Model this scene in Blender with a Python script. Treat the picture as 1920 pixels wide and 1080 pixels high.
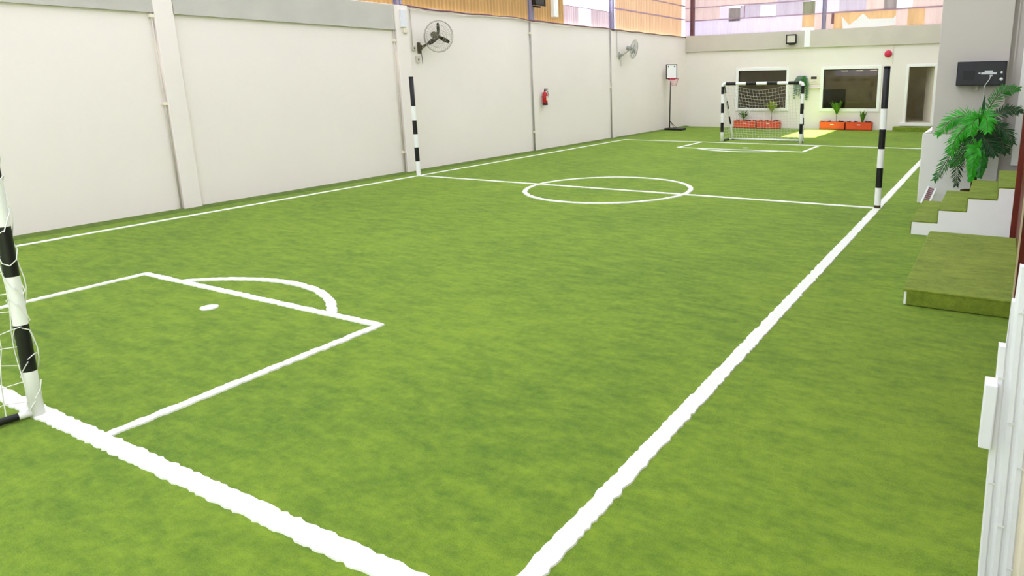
import bpy, bmesh, math, random
from math import sin, cos, pi, radians, sqrt
from mathutils import Vector, Matrix, noise

random.seed(7)
for o in list(bpy.data.objects):
    bpy.data.objects.remove(o, do_unlink=True)
scn = bpy.context.scene
C = scn.collection

# ------------------------------------------------------------------ camera
cd = bpy.data.cameras.new('camera')
cam = bpy.data.objects.new('camera', cd)
C.objects.link(cam)
cam.location = (12.744, -12.737, 2.30)
cam.rotation_euler = (1.3459, 0.0160, 0.5080)
cd.sensor_width = 36.0
cd.lens = 1286.08 / 1920 * 36.0
cd.shift_x = (960 - 1147.08) / 1920
cd.shift_y = (443.59 - 540) / 1920
cd.clip_start = 0.05
scn.camera = cam

# ------------------------------------------------------------------ world, sun, exposure
w = bpy.data.worlds.new('world')
scn.world = w
w.use_nodes = True
nt = w.node_tree
nt.nodes.clear()
wo = nt.nodes.new('ShaderNodeOutputWorld')
bg = nt.nodes.new('ShaderNodeBackground')
bg.inputs['Color'].default_value = (0.90, 0.89, 1.15, 1)
bg.inputs['Strength'].default_value = 1.25
nt.links.new(bg.outputs[0], wo.inputs[0])

SUN_TO = Vector((-0.30, -0.35, 1.0)).normalized()     # towards the sun
sd = bpy.data.lights.new('sun', 'SUN')
sd.energy = 21.0
sd.angle = radians(1.2)
sd.color = (0.93, 0.95, 1.0)
sun = bpy.data.objects.new('sun', sd)
C.objects.link(sun)
sun.rotation_euler = SUN_TO.to_track_quat('Z', 'Y').to_euler()
sun.location = (0, 0, 20)

scn.view_settings.view_transform = 'Standard'
scn.view_settings.look = 'None'
scn.view_settings.gamma = 1
scn.view_settings.use_curve_mapping = False
scn.view_settings.exposure = 1.04

# ------------------------------------------------------------------ materials
def s2l(c):
    return tuple((x / 12.92 if x <= 0.04045 else ((x + 0.055) / 1.055) ** 2.4) for x in [v / 255.0 for v in c])

def mat(name, rgb, rough=0.6, metal=0.0, var=0.0, vscale=6.0, bump=0.0, bscale=80.0, spec=0.4, coat=0.0, stretch=(1, 1, 1)):
    """rgb is an sRGB 0..255 colour of the material itself; var = procedural tone variation"""
    m = bpy.data.materials.new(name)
    m.use_nodes = True
    n = m.node_tree
    b = n.nodes['Principled BSDF']
    b.inputs['Roughness'].default_value = rough
    b.inputs['Metallic'].default_value = metal
    b.inputs['Specular IOR Level'].default_value = spec
    b.inputs['Coat Weight'].default_value = coat
    lin = s2l(rgb)
    tc = n.nodes.new('ShaderNodeTexCoord')
    mp = n.nodes.new('ShaderNodeMapping')
    mp.inputs['Scale'].default_value = stretch
    n.links.new(tc.outputs['Object'], mp.inputs['Vector'])
    nz = n.nodes.new('ShaderNodeTexNoise')
    nz.inputs['Scale'].default_value = vscale
    nz.inputs['Detail'].default_value = 6
    n.links.new(mp.outputs[0], nz.inputs['Vector'])
    rp = n.nodes.new('ShaderNodeValToRGB')
    rp.color_ramp.elements[0].position = 0.3
    rp.color_ramp.elements[1].position = 0.7
    k0, k1 = 1 - var, 1 + var
    rp.color_ramp.elements[0].color = tuple(min(1, x * k0) for x in lin) + (1,)
    rp.color_ramp.elements[1].color = tuple(min(1, x * k1) for x in lin) + (1,)
    n.links.new(nz.outputs['Fac'], rp.inputs['Fac'])
    n.links.new(rp.outputs['Color'], b.inputs['Base Color'])
    if bump > 0:
        nb = n.nodes.new('ShaderNodeTexNoise')
        nb.inputs['Scale'].default_value = bscale
        nb.inputs['Detail'].default_value = 4
        n.links.new(mp.outputs[0], nb.inputs['Vector'])
        bp = n.nodes.new('ShaderNodeBump')
        bp.inputs['Strength'].default_value = bump
        bp.inputs['Distance'].default_value = 0.02
        n.links.new(nb.outputs['Fac'], bp.inputs['Height'])
        n.links.new(bp.outputs[0], b.inputs['Normal'])
    return m

def grass_mat(name, dark, light, pile=1.0, rot=0.5):
    m = bpy.data.materials.new(name)
    m.use_nodes = True
    n = m.node_tree
    L = n.links
    b = n.nodes['Principled BSDF']
    b.inputs['Roughness'].default_value = 0.85
    b.inputs['Specular IOR Level'].default_value = 0.15
    b.inputs['Sheen Weight'].default_value = 0.09
    b.inputs['Sheen Roughness'].default_value = 0.6
    tc = n.nodes.new('ShaderNodeTexCoord')
    def noise_n(scale, detail=5, sc=(1, 1, 1), rz=0.0, rough=0.6):
        mp = n.nodes.new('ShaderNodeMapping')
        mp.inputs['Scale'].default_value = sc
        mp.inputs['Rotation'].default_value = (0, 0, rz)
        L.new(tc.outputs['Object'], mp.inputs['Vector'])
        z = n.nodes.new('ShaderNodeTexNoise')
        z.inputs['Scale'].default_value = scale
        z.inputs['Detail'].default_value = detail
        z.inputs['Roughness'].default_value = rough
        L.new(mp.outputs[0], z.inputs['Vector'])
        return z.outputs['Fac']
    def math_n(op, a, bb):
        q = n.nodes.new('ShaderNodeMath')
        q.operation = op
        for i, v in enumerate((a, bb)):
            if isinstance(v, (int, float)):
                q.inputs[i].default_value = v
            else:
                L.new(v, q.inputs[i])
        return q.outputs[0]
    big = noise_n(0.45, 4)
    streak = noise_n(3.2, 8, (0.8, 2.2, 1), rot, 0.68)
    mid = noise_n(14, 5)
    fine = noise_n(110, 3, rough=0.7)
    a = math_n('MULTIPLY', big, 0.18)
    c = math_n('MULTIPLY', streak, 0.38)
    d = math_n('MULTIPLY', mid, 0.20)
    e = math_n('MULTIPLY', fine, 0.24 * pile)
    s = math_n('ADD', math_n('ADD', a, c), math_n('ADD', d, e))
    rp = n.nodes.new('ShaderNodeValToRGB')
    rp.color_ramp.elements[0].position = 0.40
    rp.color_ramp.elements[1].position = 0.60
    rp.color_ramp.elements[0].color = s2l(dark) + (1,)
    rp.color_ramp.elements[1].color = s2l(light) + (1,)
    L.new(s, rp.inputs['Fac'])
    L.new(rp.outputs[0], b.inputs['Base Color'])
    hb = math_n('ADD', math_n('MULTIPLY', fine, 1.0), math_n('MULTIPLY', mid, 1.4))
    bp = n.nodes.new('ShaderNodeBump')
    bp.inputs['Strength'].default_value = 0.7
    bp.inputs['Distance'].default_value = 0.03
    L.new(hb, bp.inputs['Height'])
    L.new(bp.outputs[0], b.inputs['Normal'])
    return m

def sheet_mat(name, rgb, trans=0.5, var=0.12):
    """thin plastic sheeting that lets daylight through"""
    m = bpy.data.materials.new(name)
    m.use_nodes = True
    n = m.node_tree
    L = n.links
    out = n.nodes['Material Output']
    n.nodes.remove(n.nodes['Principled BSDF'])
    tc = n.nodes.new('ShaderNodeTexCoord')
    mp = n.nodes.new('ShaderNodeMapping')
    mp.inputs['Scale'].default_value = (3.0, 3.0, 0.5)
    L.new(tc.outputs['Object'], mp.inputs['Vector'])
    z = n.nodes.new('ShaderNodeTexNoise')
    z.inputs['Scale'].default_value = 1.5
    z.inputs['Detail'].default_value = 5
    L.new(mp.outputs[0], z.inputs['Vector'])
    rp = n.nodes.new('ShaderNodeValToRGB')
    lin = s2l(rgb)
    rp.color_ramp.elements[0].position = 0.3
    rp.color_ramp.elements[1].position = 0.7
    rp.color_ramp.elements[0].color = tuple(x * (1 - var) for x in lin) + (1,)
    rp.color_ramp.elements[1].color = tuple(min(1, x * (1 + var)) for x in lin) + (1,)
    L.new(z.outputs['Fac'], rp.inputs['Fac'])
    d = n.nodes.new('ShaderNodeBsdfDiffuse')
    t = n.nodes.new('ShaderNodeBsdfTranslucent')
    L.new(rp.outputs[0], d.inputs['Color'])
    L.new(rp.outputs[0], t.inputs['Color'])
    mx = n.nodes.new('ShaderNodeMixShader')
    mx.inputs[0].default_value = trans
    L.new(d.outputs[0], mx.inputs[1])
    L.new(t.outputs[0], mx.inputs[2])
    L.new(mx.outputs[0], out.inputs['Surface'])
    return m

def emis_mat(name, rgb, strength):
    m = bpy.data.materials.new(name)
    m.use_nodes = True
    b = m.node_tree.nodes['Principled BSDF']
    b.inputs['Base Color'].default_value = s2l(rgb) + (1,)
    b.inputs['Emission Color'].default_value = s2l(rgb) + (1,)
    b.inputs['Emission Strength'].default_value = strength
    return m

def glass_mat(name):
    m = bpy.data.materials.new(name)
    m.use_nodes = True
    n = m.node_tree
    out = n.nodes['Material Output']
    n.nodes.remove(n.nodes['Principled BSDF'])
    tr = n.nodes.new('ShaderNodeBsdfTransparent')
    tr.inputs['Color'].default_value = (0.62, 0.60, 0.55, 1)
    gl = n.nodes.new('ShaderNodeBsdfGlossy')
    gl.inputs['Roughness'].default_value = 0.03
    fr = n.nodes.new('ShaderNodeFresnel')
    fr.inputs['IOR'].default_value = 1.45
    mx = n.nodes.new('ShaderNodeMixShader')
    n.links.new(fr.outputs[0], mx.inputs[0])
    n.links.new(tr.outputs[0], mx.inputs[1])
    n.links.new(gl.outputs[0], mx.inputs[2])
    n.links.new(mx.outputs[0], out.inputs['Surface'])
    return m

M = dict(
    grass=grass_mat('turf', (90, 127, 6), (143, 174, 34)),
    mat_grass=grass_mat('turf_mat', (108, 132, 26), (156, 176, 56), rot=1.1),
    edge_shade=grass_mat('turf_edge_shade', (74, 104, 10), (116, 142, 34)),  # turf green darkened to hold the shade at the wall foot
    line=mat('turf_white', (238, 240, 228), 0.9, var=0.06, vscale=60, bump=0.5, bscale=160),
    wall=mat('painted_wall', (242, 232, 224), 0.85, var=0.025, vscale=0.35, bump=0.05, bscale=30),
    endwall=mat('painted_end_wall', (238, 231, 220), 0.85, var=0.02, vscale=0.5),
    band=mat('grey_concrete', (196, 191, 182), 0.85, var=0.06, vscale=1.5),
    endband=mat('beige_concrete', (205, 198, 182), 0.85, var=0.04, vscale=1.5),
    pillar=mat('grey_painted_pillar', (202, 196, 187), 0.8, var=0.02, vscale=1.0),
    plinth=mat('pale_plinth', (238, 236, 230), 0.8, var=0.02, vscale=1.0),
    white=mat('white_paint', (248, 248, 245), 0.5, var=0.01),
    trimw=mat('white_casing', (244, 243, 236), 0.5),
    black=mat('black_paint', (18, 18, 20), 0.4, var=0.1),
    dark=mat('dark_metal', (58, 54, 44), 0.5, metal=0.3),
    olive=mat('fan_metal', (96, 90, 66), 0.45, metal=0.4),
    fanwire=mat('fan_wire', (170, 165, 150), 0.4, metal=0.3),
    fanwhite=mat('fan_pale', (168, 168, 160), 0.45),
    steel=mat('lilac_grey_steel', (164, 156, 180), 0.5),
    brownsteel=mat('rusty_steel', (128, 88, 92), 0.6, var=0.2),
    purlin=mat('purlin_steel', (176, 146, 164), 0.6),
    pipe=mat('beige_pipe', (206, 200, 186), 0.5),
    pipedark=mat('grey_pipe', (168, 165, 158), 0.5),
    net=mat('white_cord', (238, 238, 232), 0.8),
    netgrey=mat('pale_cord', (214, 214, 206), 0.8),
    red=mat('red_enamel', (190, 20, 28), 0.3, coat=0.3),
    bell=mat('bell_red', (205, 40, 70), 0.35),
    rim=mat('rim_red', (190, 40, 60), 0.4),
    pink=mat('pink_cord', (225, 150, 165), 0.8),
    trough=mat('orange_red_plastic', (232, 84, 34), 0.45, var=0.06),
    soil=mat('dark_soil', (60, 42, 32), 0.95, var=0.3, vscale=30, bump=0.6),
    succ=mat('succulent', (100, 66, 62), 0.7, var=0.3, vscale=30),
    leaf=mat('leaf_green', (78, 120, 30), 0.55, var=0.25, vscale=12),
    leafy=mat('leaf_yellow_green', (150, 166, 34), 0.55, var=0.2, vscale=12),
    leafd=mat('leaf_dark', (16, 66, 22), 0.5, var=0.25, vscale=10),
    leafb=mat('leaf_bright', (44, 160, 20), 0.45, var=0.25, vscale=10),
    leafm=mat('leaf_mid', (30, 112, 22), 0.45, var=0.25, vscale=10),
    leafg=mat('leaf_grey', (118, 140, 122), 0.6, var=0.2, vscale=10),
    stem=mat('stem_brown', (74, 60, 30), 0.7, var=0.2),
    wood=mat('red_brown_wood', (110, 34, 14), 0.45, var=0.25, vscale=5, stretch=(8, 8, 0.6), coat=0.2),
    edge=mat('beige_edge', (204, 190, 150), 0.6),
    boxblack=mat('black_cabinet', (20, 21, 25), 0.35, var=0.15),
    boxpanel=mat('black_face', (36, 38, 40), 0.4),
    chrome=mat('pale_metal', (200, 204, 205), 0.35, metal=0.2),
    cream=mat('cream_plastic', (236, 226, 206), 0.5),
    pvc=mat('white_pvc', (228, 228, 232), 0.5, var=0.03, vscale=3),
    glass=glass_mat('window_glass'),
    inner=mat('interior_wall', (206, 202, 176), 0.8, var=0.12, vscale=2.0),
    innerdark=mat('interior_dark', (52, 48, 38), 0.7, var=0.2),
    blind=mat('window_blind', (200, 190, 164), 0.8, var=0.06),
    lamp=emis_mat('lamp_panel', (255, 240, 210), 0.7),
    fill_glow=emis_mat('room_fill_light', (255, 244, 222), 5.5),
    floodglass=mat('flood_glass', (214, 208, 190), 0.25),
    roof=sheet_mat('unseen_roof_sheet', (196, 196, 198), 0.62, 0.03),
    sh_tan=sheet_mat('sheet_tan', (116, 92, 56), 0.45, 0.10),
    sh_pink=sheet_mat('sheet_pink', (192, 172, 160), 0.5, 0.08),
    sh_lilac=sheet_mat('sheet_lilac', (186, 178, 187), 0.6, 0.04),
    sh_orange=sheet_mat('sheet_orange', (186, 154, 110), 0.5, 0.12),
    sh_white=sheet_mat('sheet_white', (238, 240, 240), 0.72, 0.01),
    sh_peach=sheet_mat('sheet_peach', (150, 122, 92), 0.5, 0.08),
    sh_rose=sheet_mat('sheet_rose', (140, 125, 123), 0.5, 0.10),
    sh_grey=sheet_mat('sheet_grey', (140, 132, 126), 0.3, 0.25),
    sh_green=sheet_mat('sheet_olive', (128, 130, 104), 0.3, 0.25),
    sh_mauve=sheet_mat('sheet_mauve', (170, 161, 168), 0.5, 0.06),
)

# ------------------------------------------------------------------ mesh builder
class MB:
    def __init__(self):
        self.v, self.f, self.m, self.sm = [], [], [], []
    def add(self, vs, fs, mi=0, smooth=False, X=None):
        k = len(self.v)
        for p in vs:
            p = Vector(p)
            self.v.append(X @ p if X else p)
        for q in fs:
            self.f.append([k + i for i in q])
            self.m.append(mi)
            self.sm.append(smooth)
    def box(self, a, b, mi=0, X=None):
        x0, x1 = sorted((a[0], b[0])); y0, y1 = sorted((a[1], b[1])); z0, z1 = sorted((a[2], b[2]))
        vs = [(x0, y0, z0), (x1, y0, z0), (x1, y1, z0), (x0, y1, z0), (x0, y0, z1), (x1, y0, z1), (x1, y1, z1), (x0, y1, z1)]
        fs = [(0, 3, 2, 1), (4, 5, 6, 7), (0, 1, 5, 4), (1, 2, 6, 5), (2, 3, 7, 6), (3, 0, 4, 7)]
        self.add(vs, fs, mi, False, X)
        return self
    def tube(self, pts, r, n=12, mi=0, X=None, caps=True):
        """r: float or list; mi: int or list per span"""
        pts = [Vector(p) for p in pts]
        N = len(pts)
        rr = r if isinstance(r, (list, tuple)) else [r] * N
        t0 = (pts[1] - pts[0]).normalized()
        up = Vector((0, 0, 1)) if abs(t0.z) < 0.9 else Vector((1, 0, 0))
        u = t0.cross(up).normalized()
        rings = []
        for i, p in enumerate(pts):
            if i == 0: t = pts[1] - pts[0]
            elif i == N - 1: t = pts[-1] - pts[-2]
            else: t = (pts[i + 1] - pts[i]).normalized() + (pts[i] - pts[i - 1]).normalized()
            t.normalize()
            u = (u - t * u.dot(t))
            if u.length < 1e-6: u = t.orthogonal()
            u.normalize()
            v = t.cross(u)
            rings.append([p + (u * cos(2 * pi * k / n) + v * sin(2 * pi * k / n)) * rr[i] for k in range(n)])
        base = len(self.v)
        for rg in rings:
            for p in rg:
                self.v.append(X @ p if X else p)
        for i in range(N - 1):
            mm = mi[i] if isinstance(mi, (list, tuple)) else mi
            for k in range(n):
                a = base + i * n + k; b = base + i * n + (k + 1) % n
                self.f.append([a, b, b + n, a + n]); self.m.append(mm); self.sm.append(n > 5)
        if caps:
            m0 = mi[0] if isinstance(mi, (list, tuple)) else mi
            m1 = mi[-1] if isinstance(mi, (list, tuple)) else mi
            self.f.append([base + k for k in reversed(range(n))]); self.m.append(m0); self.sm.append(False)
            self.f.append([base + (N - 1) * n + k for k in range(n)]); self.m.append(m1); self.sm.append(False)
        return self
    def lathe(self, prof, n=24, mi=0, X=None):
        """prof: list of (r, z) around Z"""
        vs, fs = [], []
        for (r, z) in prof:
            for k in range(n):
                vs.append((r * cos(2 * pi * k / n), r * sin(2 * pi * k / n), z))
        for i in range(len(prof) - 1):
            for k in range(n):
                a = i * n + k; b = i * n + (k + 1) % n
                fs.append((a, b, b + n, a + n))
        fs.append(tuple(reversed(range(n))))
        fs.append(tuple((len(prof) - 1) * n + k for k in range(n)))
        self.add(vs, fs, mi, True, X)
        return self
    def prism(self, poly, y0, y1, mi=0, X=None):
        """poly in XZ, extruded along Y"""
        n = len(poly)
        vs = [(x, y0, z) for x, z in poly] + [(x, y1, z) for x, z in poly]
        fs = [tuple(range(n)), tuple(reversed(range(n, 2 * n)))]
        fs += [(i, i + n, (i + 1) % n + n, (i + 1) % n) for i in range(n)]
        self.add(vs, fs, mi, False, X)
        return self
    def build(self, name, mats, parent=None, bevel=0.0, loc=None):
        me = bpy.data.meshes.new(name)
        me.from_pydata([tuple(p) for p in self.v], [], self.f)
        if not isinstance(mats, (list, tuple)): mats = [mats]
        for q in mats: me.materials.append(q)
        for p, mi, sm in zip(me.polygons, self.m, self.sm):
            p.material_index = mi
            p.use_smooth = sm
        me.validate()
        bm = bmesh.new(); bm.from_mesh(me)
        bmesh.ops.recalc_face_normals(bm, faces=bm.faces)
        bm.to_mesh(me); bm.free()
        o = bpy.data.objects.new(name, me)
        C.objects.link(o)
        if parent: o.parent = parent
        if loc: o.location = loc
        if bevel > 0:
            b = o.modifiers.new('bevel', 'BEVEL')
            b.width = bevel; b.segments = 2; b.limit_method = 'ANGLE'
        return o

def thing(name, label, cat, loc=(0, 0, 0), rz=0.0, group=None):
    o = bpy.data.objects.new(name, None)
    o.empty_display_size = 0.1
    C.objects.link(o)
    o.location = loc
    o.rotation_euler = (0, 0, rz)
    o['label'] = label
    o['category'] = cat
    if group: o['group'] = group
    return o

def tag(o, label, cat, group=None):
    o['label'] = label; o['category'] = cat
    if group: o['group'] = group
    return o

def struct(o, label=None, cat=None):
    o['kind'] = 'structure'
    if label: o['label'] = label
    if cat: o['category'] = cat
    return o

# ================================================================== SETTING
WX = -0.75          # left wall face
EY = 18.90          # end wall face
RX = 13.12          # right wall face
FY = -15.6          # added unseen wall behind the camera
HY = 7.4            # roof height

# ---- floor: turf, with its stitched-in white markings as parts
fl = MB()
nx, ny = 28, 70
vs = []
for j in range(ny + 1):
    for i in range(nx + 1):
        x = -0.95 + (RX + 0.2 + 0.95) * i / nx
        y = FY - 0.1 + (EY - FY + 0.1) * j / ny
        vs.append((x, y, 0.0))
fs = [(j * (nx + 1) + i, j * (nx + 1) + i + 1, (j + 1) * (nx + 1) + i + 1, (j + 1) * (nx + 1) + i) for j in range(ny) for i in range(nx)]
fl.add(vs, fs)
floor = struct(fl.build('floor', M['grass']), 'bright green artificial turf covering the whole hall', 'floor')

mark_count = [0]
def ragged_strip(pts, wd, amp=0.010, step=0.035, closed=False):
    """flat strip of white pile following pts, with a slightly frayed edge, 12 mm tall"""
    P = [Vector((p[0], p[1], 0)) for p in pts]
    if closed: P.append(P[0])
    S = []
    for a, b in zip(P[:-1], P[1:]):
        L = (b - a).length
        k = max(1, int(L / step))
        for i in range(k):
            S.append(a.lerp(b, i / k))
    S.append(P[-1])
    m = MB()
    mark_count[0] += 1
    ht = 0.008 + 0.0007 * mark_count[0]
    vs, fs = [], []
    for i, p in enumerate(S):
        q0 = S[max(0, i - 1)]; q1 = S[min(len(S) - 1, i + 1)]
        if closed and i in (0, len(S) - 1):
            q0, q1 = S[-2], S[1]
        t = (q1 - q0).normalized()
        nrm = Vector((-t.y, t.x, 0))
        j0 = (random.random() - .5) * 2 * amp; j1 = (random.random() - .5) * 2 * amp
        if closed and i == len(S) - 1: j0 = j1 = 0
        for off, z in ((-wd / 2 + j0 - 0.004, 0.0), (-wd / 2 + j0, ht), (wd / 2 + j1, ht), (wd / 2 + j1 + 0.004, 0.0)):
            q = p + nrm * off
            vs.append((q.x, q.y, z))
    for i in range(len(S) - 1):
        for k in range(3):
            a = i * 4 + k
            fs.append((a, a + 1, a + 5, a + 4))
    m.add(vs, fs)
    return m

LW = 0.095
PW = 11.0
L1, L2 = -10.77, 11.11
def circ(cx, cy, r, a0, a1, n=72):
    return [(cx + r * cos(a0 + (a1 - a0) * i / n), cy + r * sin(a0 + (a1 - a0) * i / n)) for i in range(n + 1)]
marks = [
    ('sideline', [(0, L1), (0, L2)], LW, 'white line running beside the left wall'),
    ('sideline', [(PW, L1), (PW, L2)], 0.12, 'white line running along the right side of the pitch'),
    ('halfway_line', [(0, 0), (PW, 0)], LW, None),
    ('goal_line', [(0, L1), (PW, L1)], 0.125, 'white goal line under the near goal'),
    ('goal_line', [(0, L2), (PW, L2)], LW, 'white goal line under the far goal'),
    ('penalty_box_line', [(3.51, L1), (3.51, -8.33), (7.66, -8.33), (7.66, L1)], 0.085, 'white box outline in front of the near goal'),
    ('penalty_box_line', [(3.24, L2), (3.24, 8.89), (7.49, 8.89), (7.49, L2)], LW, 'white box outline in front of the far goal'),
]
for nm, pts, wd, lb in marks:
    o = ragged_strip(pts, wd).build(nm, M['line'], floor)
    if lb: o['label'] = lb
cc = circ(5.5, 0.03, 1.78, 0, 2 * pi)[:-1]
ragged_strip(cc, LW, closed=True).build('centre_circle', M['line'], floor)
a0 = math.asin(1.32 / 1.88)
ragged_strip(circ(5.62, -9.65, 1.88, a0, pi - a0), LW).build('penalty_arc', M['line'], floor)
ragged_strip(circ(5.36, 10.15, 1.88, -pi + a0, -a0), LW).build('penalty_arc', M['line'], floor)
for (sx, sy) in ((5.59, -8.77), (5.42, 9.50)):
    m = MB()
    ring = [(sx + 0.085 * (1 + 0.12 * random.random()) * cos(t * 2 * pi / 20), sy + 0.085 * (1 + 0.12 * random.random()) * sin(t * 2 * pi / 20)) for t in range(20)]
    m.add([(x, y, 0.0) for x, y in ring] + [(x, y, 0.012) for x, y in ring], [tuple(range(20, 40))] + [(i, (i + 1) % 20, (i + 1) % 20 + 20, i + 20) for i in range(20)])
    m.build('penalty_spot', M['line'], floor)

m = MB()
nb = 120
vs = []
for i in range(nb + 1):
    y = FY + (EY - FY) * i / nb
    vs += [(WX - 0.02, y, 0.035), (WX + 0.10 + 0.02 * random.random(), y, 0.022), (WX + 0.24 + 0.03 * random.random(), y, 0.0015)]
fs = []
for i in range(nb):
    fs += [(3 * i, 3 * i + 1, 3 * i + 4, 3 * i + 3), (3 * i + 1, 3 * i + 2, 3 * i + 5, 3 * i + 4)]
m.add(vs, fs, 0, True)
m.build('turf_edge_shade', M['edge_shade'], floor)['label'] = 'raised turf edge along the foot of the left wall, contact shade in its colour'  # raised turf lip; its darker green paints in the wall's contact shade

# ---- left wall with its columns and concrete band
m = MB()
m.box((WX - 0.25, FY, 0), (WX, EY + 0.2, 4.22))
struct(m.build('wall_left', M['wall']), 'long pale plastered wall along the left touchline', 'wall')
m = MB()
segs = [(FY, -5.42), (-5.10, 0.34)]
for a, b in segs:
    m.box((WX, a, 3.63), (WX + 0.05, b, 4.20))
    m.box((WX, a, 3.605), (WX + 0.065, b, 3.635))
struct(m.build('trim_1', M['band']), 'grey concrete band along the top of the near left wall', 'trim')
m = MB()
for a, b, t in ((-5.46, -5.12, 0.07), (0.30, 0.72, 0.09), (6.12, 6.40, 0.05), (11.42, 11.66, 0.04)):
    m.box((WX, a, 0), (WX + t, b, 4.21))
struct(m.build('trim_2', M['wall'], bevel=0.008), 'shallow painted columns standing out from the left wall', 'trim')

# ---- end wall with openings
W1 = (1.92, 4.17, 0.91, 2.60)
W2 = (5.82, 8.08, 0.91, 2.58)
D1 = (9.28, 10.26, 0.34, 2.62)
m = MB()
xs = [WX - 0.2, W1[0], W1[1], W2[0], W2[1], D1[0], D1[1], 12.0]
op = {1: (W1[2], W1[3]), 3: (W2[2], W2[3]), 5: (0.30, D1[3])}
for i in range(7):
    if i in op:
        m.box((xs[i], EY, 0), (xs[i + 1], EY + 0.2, op[i][0]))
        m.box((xs[i], EY, op[i][1]), (xs[i + 1], EY + 0.2, 4.25))
    else:
        m.box((xs[i], EY, 0), (xs[i + 1], EY + 0.2, 4.25))
struct(m.build('wall_back', M['endwall']), 'cream end wall with two windows and a doorway', 'wall')
m = MB()
m.box((WX, EY - 0.10, 3.53), (11.7, EY, 4.27))
struct(m.build('trim_3', M['endband'], bevel=0.01), 'beige concrete beam across the top of the end wall', 'trim')

def casing(x0, x1, z0, z1, wd, y, sill=True):
    m = MB()
    m.box((x0 - wd, y - 0.05, z0 - (wd if sill else 0)), (x0, y + 0.03, z1 + wd))
    m.box((x1, y - 0.05, z0 - (wd if sill else 0)), (x1 + wd, y + 0.03, z1 + wd))
    m.box((x0, y - 0.05, z1), (x1, y + 0.03, z1 + wd))
    if sill: m.box((x0, y - 0.05, z0 - wd), (x1, y + 0.03, z0))
    return m
for k, (W, lb) in enumerate(((W1, 'white framed window behind the far goal'), (W2, 'white framed window above the two planters beside the doorway'))):
    r = bpy.data.objects.new('window_%d' % (k + 1), None); C.objects.link(r)
    struct(r, lb, 'window')
    casing(*W, 0.13, EY).build('window_frame', M['trimw'], r, bevel=0.006)
    m = MB(); m.box((W[0], EY + 0.05, W[2]), (W[1], EY + 0.058, W[3])); m.build('window_pane', M['glass'], r)
    m = MB()
    for a, b in (((W[0], W[2]), (W[0] + 0.03, W[3])), ((W[1] - 0.03, W[2]), (W[1], W[3])), ((W[0], W[2]), (W[1], W[2] + 0.03)), ((W[0], W[3] - 0.03), (W[1], W[3]))):
        m.box((a[0], EY + 0.03, a[1]), (b[0], EY + 0.08, b[1]))
    m.build('window_sash', M['dark'], r)
    if k == 0:
        m = MB()
        for i in range(12):
            z = W[3] - 0.03 - i * 0.038
            m.box((W[0] + 0.04, EY + 0.10, z - 0.034), (W[1] - 0.04, EY + 0.115, z))
        m.build('window_blind', M['blind'], r)

r = bpy.data.objects.new('door_1', None); C.objects.link(r)
struct(r, 'open doorway with white casing at the right end of the end wall', 'door')
casing(D1[0], D1[1], D1[2], D1[3], 0.11, EY, sill=False).build('door_frame', M['trimw'], r, bevel=0.006)
m = MB(); m.box((D1[0] - 0.2, EY - 0.14, 0.20), (D1[1] + 0.15, EY + 0.2, 0.335)); m.build('threshold', M['trimw'], r, bevel=0.01)
lx = MB()
X = Matrix.Translation((D1[1] - 0.01, EY + 0.2, D1[2])) @ Matrix.Rotation(radians(112), 4, 'Z')
lx.box((0, 0, 0.01), (0.95, 0.04, 2.24), X=X)
lf = lx.build('door_leaf', M['cream'], r, bevel=0.004)
m = MB(); m.tube([X @ Vector((0.86, 0.04, 1.0)), X @ Vector((0.86, 0.09, 1.0)), X @ Vector((0.74, 0.09, 1.0))], 0.011, 8)
m.build('door_handle', M['chrome'], lf)
m = MB(); m.box((8.85, EY - 0.42, 0.0), (10.35, EY - 0.0, 0.17))
tag(m.build('door_step', M['mat_grass'], bevel=0.02), 'low green turf step below the far doorway', 'step')

# interior rooms behind the end wall
for nm, lb, bx in (('floor_interior', 'floor of the dim rooms behind the end wall', ((0.8, EY + 0.2, 0.30), (11.6, EY + 4.2, 0.34))),
                   ('ceiling_interior', 'ceiling of the dim rooms behind the end wall', ((0.8, EY + 0.2, 3.0), (11.6, EY + 4.2, 3.1))),
                   ('wall_interior_back', 'brown back wall of the rooms seen through the windows', ((0.8, EY + 4.2, 0.3), (11.6, EY + 4.3, 3.1))),
                   ('wall_interior_left', 'left wall of the room behind the far goal', ((0.7, EY + 0.2, 0.3), (0.8, EY + 4.3, 3.1))),
                   ('wall_interior_right', 'right wall of the room behind the doorway', ((11.6, EY + 0.2, 0.3), (11.7, EY + 4.3, 3.1))),
                   ('wall_interior_middle', 'partition between the window room and the doorway room', ((8.75, EY + 0.2, 0.34), (8.85, EY + 4.2, 3.0)))):
    m = MB(); m.box(*bx)
    struct(m.build(nm, M['inner']), lb, nm.split('_')[0])
t = thing('cabinet', 'dark cabinet inside the room behind the right-hand window', 'cabinet', (5.9, EY + 2.0, 0.34))
m = MB(); m.box((-0.55, 0, 0), (0.42, 0.5, 1.35)); m.build('body', M['innerdark'], t, bevel=0.01)
m = MB(); m.box((-0.51, -0.02, 0.04), (-0.08, 0, 1.31)); m.build('door', M['innerdark'], t)
m = MB(); m.box((-0.05, -0.02, 0.04), (0.38, 0, 1.31)); m.build('door', M['innerdark'], t)
for k, x in enumerate((6.35, 7.0, 7.6)):
    t = thing('pendant_lamp', 'small glowing ceiling lamp seen through the top of the right-hand window', 'lamp', (x, EY + 1.8, 2.50), group='small ceiling lamps inside the room')
    m = MB(); m.box((-0.14, -0.06, 0), (0.14, 0.06, 0.04)); m.build('shade', M['lamp'], t, bevel=0.01)
    m = MB(); m.tube([(0, 0, 0.04), (0, 0, 0.50)], 0.006, 6); m.build('rod', M['dark'], t)
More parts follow.
